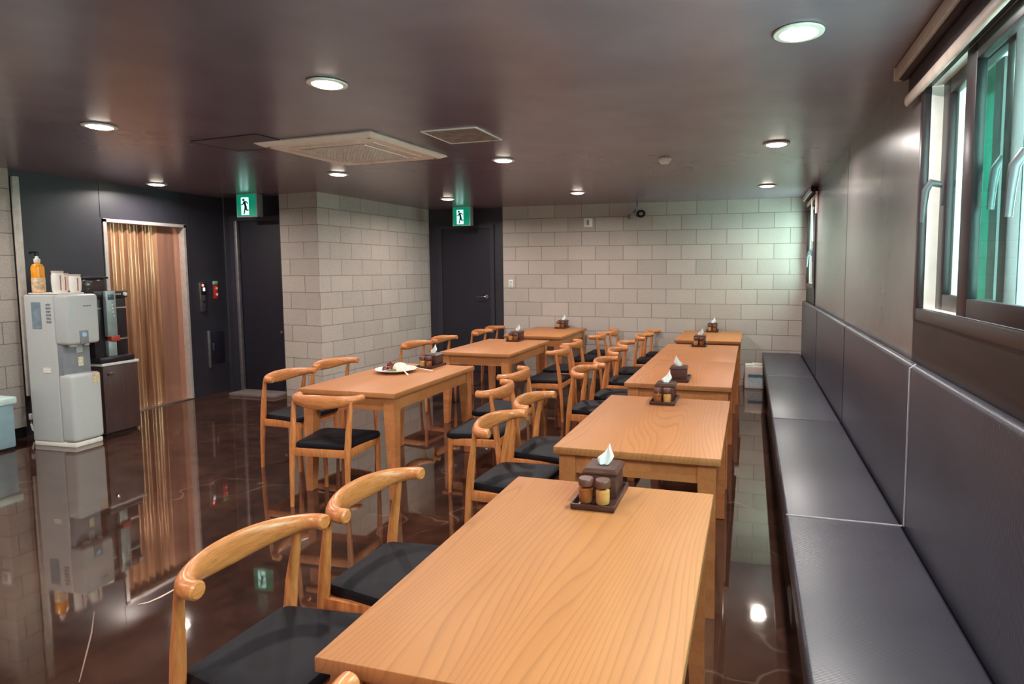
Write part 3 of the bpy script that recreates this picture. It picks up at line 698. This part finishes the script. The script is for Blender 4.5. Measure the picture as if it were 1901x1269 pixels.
for k, x, y, s, wd in caddies:
    rz = 0 if s < 0 else PI
    lbt = 'dark wooden tray on the %s' % wd; lbb = 'walnut tissue box on the tray of the %s' % wd
    bl = (x, y - s*.045, TH+.0082)
    if TR0 is None: TR0 = make_tray(lbt, (x, y, TH), rz); BX0 = make_box(lbb, bl, rz)
    else: dup(TR0, (x, y, TH), rz, lbt); dup(BX0, bl, rz + (0 if s < 0 else .04), lbb)
    if s > 0: continue
    l1 = 'dark spice jar on the left of the tray, %s' % wd; l2 = 'cream spice jar on the right of the tray, %s' % wd
    p1 = (x-.034, y-.075, TH+.008); p2 = (x+.026, y-.078, TH+.008)
    if J1 is None: J1 = make_jar(l1, p1, M_RUST); J2 = make_jar(l2, p2, M_CREAM)
    elif k in ('R2', 'R1'): dup_jar(J1, p1, l1); dup_jar(J2, p2, l2)
    else: dup_jar(J2, p1, l1.replace('dark', 'cream')); dup_jar(J1, p2, l2.replace('cream', 'dark'))

# ------------------------------------------------------------------ plate of food
PX_, PY_ = 0.385, -4.05
pl = MB().lathe([(.001, 0), (.085, 0), (.092, .003), (.135, .018), (.160, .024), (.163, .027), (.160, .030), (.133, .024), (.092, .009), (.001, .007)], n=44).build('dinner_plate', M_WHITE, loc=(PX_, PY_, TH))
tag(pl, 'white oval-looking dinner plate of food on the left-row table', 'plate')
def blob(name, mat, loc, r, sq, seed, label, cat, group=None, lumps=.25):
    m = MB(); bmesh.ops.create_icosphere(m.bm, subdivisions=3, radius=1.0); rg = random.Random(seed); ph = [rg.uniform(0, 6) for _ in range(6)]
    for v_ in m.bm.verts:
        d = v_.co.normalized(); k = 1+lumps*(math.sin(3*d.x+ph[0])*math.sin(4*d.y+ph[1])+.5*math.sin(7*d.z+5*d.x+ph[2]))
        v_.co = Vector((d.x*r*k, d.y*r*k, max(d.z, -.55)*r*sq*k))
    zmin = min(v_.co.z for v_ in m.bm.verts)
    for v_ in m.bm.verts: v_.co.z -= zmin
    return tag(m.build(name, mat, loc=loc), label, cat, group)
blob('rice_mound', plain('cooked_rice', (240, 228, 208), .7, bmp=.8, bscale=240), (PX_+.045, PY_-.015, TH+.0105), .055, .8, 2, 'mound of white rice on the right of the plate', 'rice', lumps=.06)
M_MEAT = plain('glazed_meat', (112, 52, 42), .35, var=.5, vscale=40)
mp_ = [(-.07, .02, .034), (-.03, .045, .030), (-.034, -.014, .029), (-.075, -.03, .027), (-.045, .005, .030)]
for i, (dx, dy, r) in enumerate(mp_):
    z = TH+.0105+(.028 if i == 4 else 0)
    blob('glazed_meat', M_MEAT, (PX_+dx, PY_+dy, z), r, .8, 20+i, ['glazed brown meat piece at the left of the plate', 'glazed brown meat piece at the back of the plate', 'glazed brown meat piece beside the rice', 'glazed brown meat piece at the front left of the plate', 'glazed brown meat piece on top of the heap'][i], 'meat', 'glazed meat pieces on the plate')
blob('herb_garnish', plain('green_herb', (110, 112, 52), .6, var=.4, vscale=60), (PX_+.02, PY_-.068, TH+.010), .024, .5, 31, 'small green herb garnish at the front of the plate', 'garnish', lumps=.4)
def spoon(name, label, p0, p1, bowl):
    a, b = Vector(p0), Vector(p1); m = MB()
    m.sweep([a, a.lerp(b, .35), a.lerp(b, .7), b], [(.004, .003), (.004, .003), (.006, .003), (.007, .003)], 8)
    if bowl:
        m2 = Matrix.Translation(a) ; m.lathe([(.001, -.004), (.014, -.003), (.020, .003), (.018, .004), (.001, -.001)], n=16, M=m2)
    return tag(m.build(name, M_WHITE), label, 'cutlery', 'white cutlery on the plate')
spoon('table_spoon', 'white spoon handle pointing right off the plate', (PX_+.10, PY_+.065, TH+.036), (PX_+.30, PY_+.05, TH+.012), True)
spoon('table_fork', 'white fork handle slanting off the front right of the plate', (PX_+.085, PY_-.07, TH+.052), (PX_+.205, PY_-.155, TH+.008), False)
spoon('chopstick', 'pale stick lying across the front of the plate', (PX_-.022, PY_-.135, TH+.031), (PX_-.010, PY_-.065, TH+.026), False)

# ------------------------------------------------------------------ banquette
bounds = [-7.36, -5.535, -3.70, -1.84, -0.01]
blab = ['nearest section of the long black vinyl banquette', 'second section from the camera of the long black banquette', 'third section from the camera of the long black banquette', 'farthest section of the long black banquette, at the back wall']
for i in range(4):
    y0, y1 = bounds[i], bounds[i+1]; L = y1-y0
    t = thing('banquette_bench', blab[i], 'bench', (3.55, (y0+y1)/2, 0), group='banquette sections along the right wall')
    MB().bx(-.20, .20, -L/2, L/2, 0.0, .36).build('base', plain('base_brown', (58, 34, 34), .4), t)
    MB().bx(-.268, .205, -L/2+.001, L/2-.001, .355, .452, .016, 4).build('seat_cushion', M_VINYL, t)
    MB().bx(.213, .262, -L/2+.001, L/2-.001, .40, 1.142, .020, 4).build('back_cushion', M_VINYL, t)
    if i < 3:
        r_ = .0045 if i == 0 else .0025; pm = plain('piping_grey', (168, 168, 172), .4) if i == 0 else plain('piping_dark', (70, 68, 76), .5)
        MB().sweep([(-.262, L/2, .450), (.205, L/2, .450)], r_, 8).build('seat_piping', pm, t)
        MB().sweep([(.2125, L/2, .45), (.2125, L/2, 1.125), (.235, L/2, 1.143)], r_, 8).build('back_piping', pm, t)

# ------------------------------------------------------------------ water dispenser, coffee corner and far left box
ds = thing('water_dispenser', 'tall grey water dispenser in front of the charcoal wall', 'water dispenser', (-2.80, -4.345, 0), math.radians(3))
# local: front = +x
MB().bx(-.215, .12, -.125, .125, .035, 1.335, .018, 3).build('cabinet', M_GREYW, ds)
MB().bx(.115, .275, -.135, .140, .90, 1.338, .03, 4).build('upper_housing', M_GREYW, ds)
MB().bx(.115, .17, -.118, .118, .60, .92, .006).build('dispensing_bay', M_GREYD, ds)
MB().bx(.115, .262, -.130, .135, .045, .64, .03, 4).build('lower_door', M_GREYW, ds)
MB().bx(-.205, .25, -.12, .12, 0, .04, .004).build('foot', M_WHITE, ds)
MB().bx(.272, .280, -.045, .03, .905, 1.02, .003).build('control_panel', M_GREYD, ds)
MB().lathe([(.001, 0), (.020, 0), (.020, .006), (.001, .006)], (0, 0, 0), 20, Matrix.Translation((.279, -.010, .985)) @ Matrix.Rotation(PI/2, 4, 'Y')).build('button', plain('blue_button', (150, 190, 220), .3), ds)
MB().lathe([(.03, 0), (.032, -.02), (.02, -.028)], (.20, -.05, .905), 16).build('water_tap', M_WHITE, ds)
MB().lathe([(.02, 0), (.022, -.02), (.014, -.026)], (.20, .07, .905), 16).build('hot_water_tap', M_WHITE, ds)
lg = MB()
for k in range(5): lg.box((.276, .005+.014*k, 1.235), (.003, .010, .010 if k % 2 else .013))
lg.build('name_badge', M_GREYD, ds)
MB().bx(-.125, -.025, -.128, -.1245, 1.04, 1.27).build('notice_sticker', plain('sticker_blue', (120, 136, 146), .5, var=.2), ds)
s_ = MB()
for i in range(6):
    for j in range(3): s_.box((.04+.018*j, -.1265, 1.10+.03*i), (.014, .003, .012 if (i+j) % 2 else .020))
s_.build('fine_print_sticker', M_GREYD, ds)
MB().bx(-.04, .04, -.128, -.1245, .655, .70).build('energy_label', M_WHITE, ds)
MB().bx(.172, .175, .005, .05, .70, .78).build('bay_sticker', plain('sticker_yellow', (206, 198, 170), .5, var=.3, vscale=60), ds)
MB().bx(.172, .175, -.005, .05, .82, .90).build('bay_notice', M_GREYW, ds)
MB().bx(.2615, .2645, .055, .115, .545, .625).build('warning_sticker', plain('sticker_orange', (206, 186, 150), .5, var=.3, vscale=60), ds)
tr = tag(MB().bx(-.185, .17, -.105, .11, 0, .012, .004).build('plastic_tray', M_WHITE, loc=(-2.82, -4.335, 1.3385)), 'flat white tray on top of the water dispenser', 'tray')
bo = thing('pump_bottle', 'orange pump bottle on top of the water dispenser', 'bottle', (-2.955, -4.385, 1.351))
MB().lathe([(.001, 0), (.043, .0), (.046, .01), (.046, .13), (.046, .22), (.036, .245), (.018, .255), (.018, .27), (.001, .27)], n=24).build('body', plain('amber_soap', (236, 150, 36), .25), bo)
MB().lathe([(.0465, .008), (.0475, .012), (.0475, .125), (.0465, .13)], n=24).build('label', plain('bottle_label', (212, 182, 150), .4, var=.45, vscale=32), bo)
MB().lathe([(.021, .262), (.023, .27), (.023, .295), (.012, .30), (.012, .325), (.001, .325)], n=18).build('collar', M_WHITE, bo)
MB().sweep([(0, 0, .32), (0, 0, .348)], .016, 12).sweep([(.01, 0, .352), (-.05, -.01, .354), (-.062, -.012, .344)], .010, 10).build('pump_head', M_BLACK, bo)
M_CUP = plain('paper_cup', (232, 226, 218), .6, var=.04)
def cups(label, loc, n, h):
    t = thing('paper_cup_stack', label, 'cups', loc, 0, 'paper cup stacks on the dispenser')
    m = MB(); m.lathe([(.034, 0), (.043, .02), (.046, h*.5), (.044, h*.8), (.040, h*.86), (.040, h), (.037, h), (.035, h-.01), (.001, h-.012)], n=22); m.build('cups', M_CUP, t)
    MB().lathe([(.0405, h-.016), (.043, h-.012), (.043, h), (.0395, h)], n=22).build('rim', plain('cup_rim', (206, 186, 180), .5), t)
    st = MB(); st.box((.0435, -.008, h*.45), (.006, .008, h*.7), .001); st.build('red_stripe', plain('cup_red', (186, 96, 92), .5), t)
    return t
cups('left stack of paper cups on the water dispenser', (-2.85, -4.26, 1.351), 3, .17)
cups('tallest, middle stack of paper cups on the water dispenser', (-2.745, -4.37, 1.351), 4, .19)
cups('right stack of paper cups on the water dispenser', (-2.675, -4.28, 1.351), 3, .16)
# coffee cabinet
cab = thing('coffee_cabinet', 'low dark wood cabinet beside the water dispenser', 'cabinet', (-2.93, -3.955, 0), math.radians(2))
MB().bx(-.28, .26, -.17, .17, .02, .66).build('body', M_CAB, cab)
MB().bx(.26, .28, -.168, .168, .03, .655, .002).build('door', M_CAB, cab).parent = cab
kb = MB().lathe([(.001, 0), (.010, 0), (.010, .012), (.016, .016), (.016, .028), (.001, .030)], (0, 0, 0), 16, Matrix.Translation((.28, -.11, .585)) @ Matrix.Rotation(PI/2, 4, 'Y')).build('knob', M_CHROME, [c for c in cab.children if c.name.startswith('door')][0])
MB().bx(-.29, .29, -.18, .18, .66, .685, .003).build('worktop', plain('worktop_grey', (206, 204, 202), .35), cab)
MB().bx(-.25, .25, -.15, .15, 0, .02).build('plinth', M_BLACK, cab)
cm = thing('coffee_machine', 'tall black and silver coffee machine on the dark cabinet', 'coffee machine', (-2.92, -3.98, .6855), math.radians(2))
M_MACH = plain('machine_black', (34, 26, 32), .3, var=.3)
MB().bx(-.22, .20, -.145, .175, .05, .60, .006).build('body', M_MACH, cm)
MB().bx(-.22, .28, -.165, .165, 0, .055, .006).build('drip_base', M_MACH, cm)
MB().bx(-.22, .225, -.145, .175, .602, .665, .006).build('head', M_MACH, cm)
MB().prism([(.215, -.06), (.255, -.06), (.255, .035), (.215, .035)], .24, .665, .006).build('control_column', plain('column_silver', (150, 164, 164), .35, .4), cm)
MB().bx(.254, .258, -.042, .018, .585, .635, .002).build('screen', plain('screen_slate', (70, 86, 96), .2), cm)
bt = MB()
for k in range(4): bt.lathe([(.001, 0), (.008, 0), (.008, .004), (.001, .004)], (0, 0, 0), 12, Matrix.Translation((.254, -.006+.004*k, .54-.035*k)) @ Matrix.Rotation(PI/2, 4, 'Y'))
bt.build('button', M_WHITE, cm)
MB().bx(.205, .262, -.035, .05, .195, .245, .006).build('red_nozzle', plain('nozzle_red', (168, 58, 40), .4), cm)
MB().bx(.19, .235, -.045, .035, .055, .20, .004).build('spout_shield', plain('column_silver', (150, 164, 164), .35, .4), cm)
kn = MB(); kn.lathe([(.001, 0), (.018, 0), (.018, .014), (.001, .014)], (0, 0, 0), 16, Matrix.Translation((.225, .145, .635)) @ Matrix.Rotation(PI/2, 4, 'Y')); kn.build('dial', M_WHITE, cm)
lt = MB()
for k in range(4): lt.box((.226, .055+.016*k, .635), (.004, .008, .010))
lt.build('indicator', M_WHITE, cm)
MB().bx(-.12, .08, -.13, .08, .66, .78, .012).build('bean_hopper', plain('hopper_smoke', (72, 58, 58), .15), cm)
MB().bx(-.14, .10, -.15, .10, .78, .80, .004).build('hopper_lid', M_BLACK, cm)
MB().bx(.199, .204, -.14, -.07, .50, .515).bx(.199, .204, .05, .17, .50, .512).bx(.199, .204, .09, .17, .20, .215).build('trim_strip', M_STEEL, cm)
# far left storage box
cl = thing('storage_box', 'pale blue lidded storage box cut by the left edge of the view', 'box', (-3.31, -4.87, 0))
MB().bx(-.30, .29, -.30, .27, 0.02, .40, .012).build('body', plain('box_blue', (146, 172, 184), .5, var=.06), cl)
MB().bx(-.32, .31, -.32, .29, .395, .46, .016, 3).build('lid', plain('box_lid', (204, 226, 222), .45, var=.05), cl)
MB().bx(-.29, .28, -.29, .26, 0, .022).build('base', M_BLACK, cl)
# water canister by the bench end
ca = thing('plastic_canister', 'white plastic canister with a printed label on the floor between bench and back wall', 'canister', (3.185, -.16, 0))
MB().bx(-.125, .125, -.09, .09, 0, .30, .018, 3).build('body', plain('canister_white', (214, 196, 184), .45, var=.05), ca)
MB().bx(-.12, .0, -.08, .08, .298, .312, .006).bx(-.03, .10, -.03, .03, .30, .33, .008).build('handle', M_WHITE, ca)
MB().bx(-.085, .115, -.093, -.089, .03, .20).build('label', plain('canister_label', (184, 194, 202), .5, var=.2, vscale=50), ca)
lb_ = MB(); lb_.bx(-.08, .112, -.0955, -.0925, .155, .19).build('label_heading', plain('label_teal', (84, 116, 126), .5), ca)
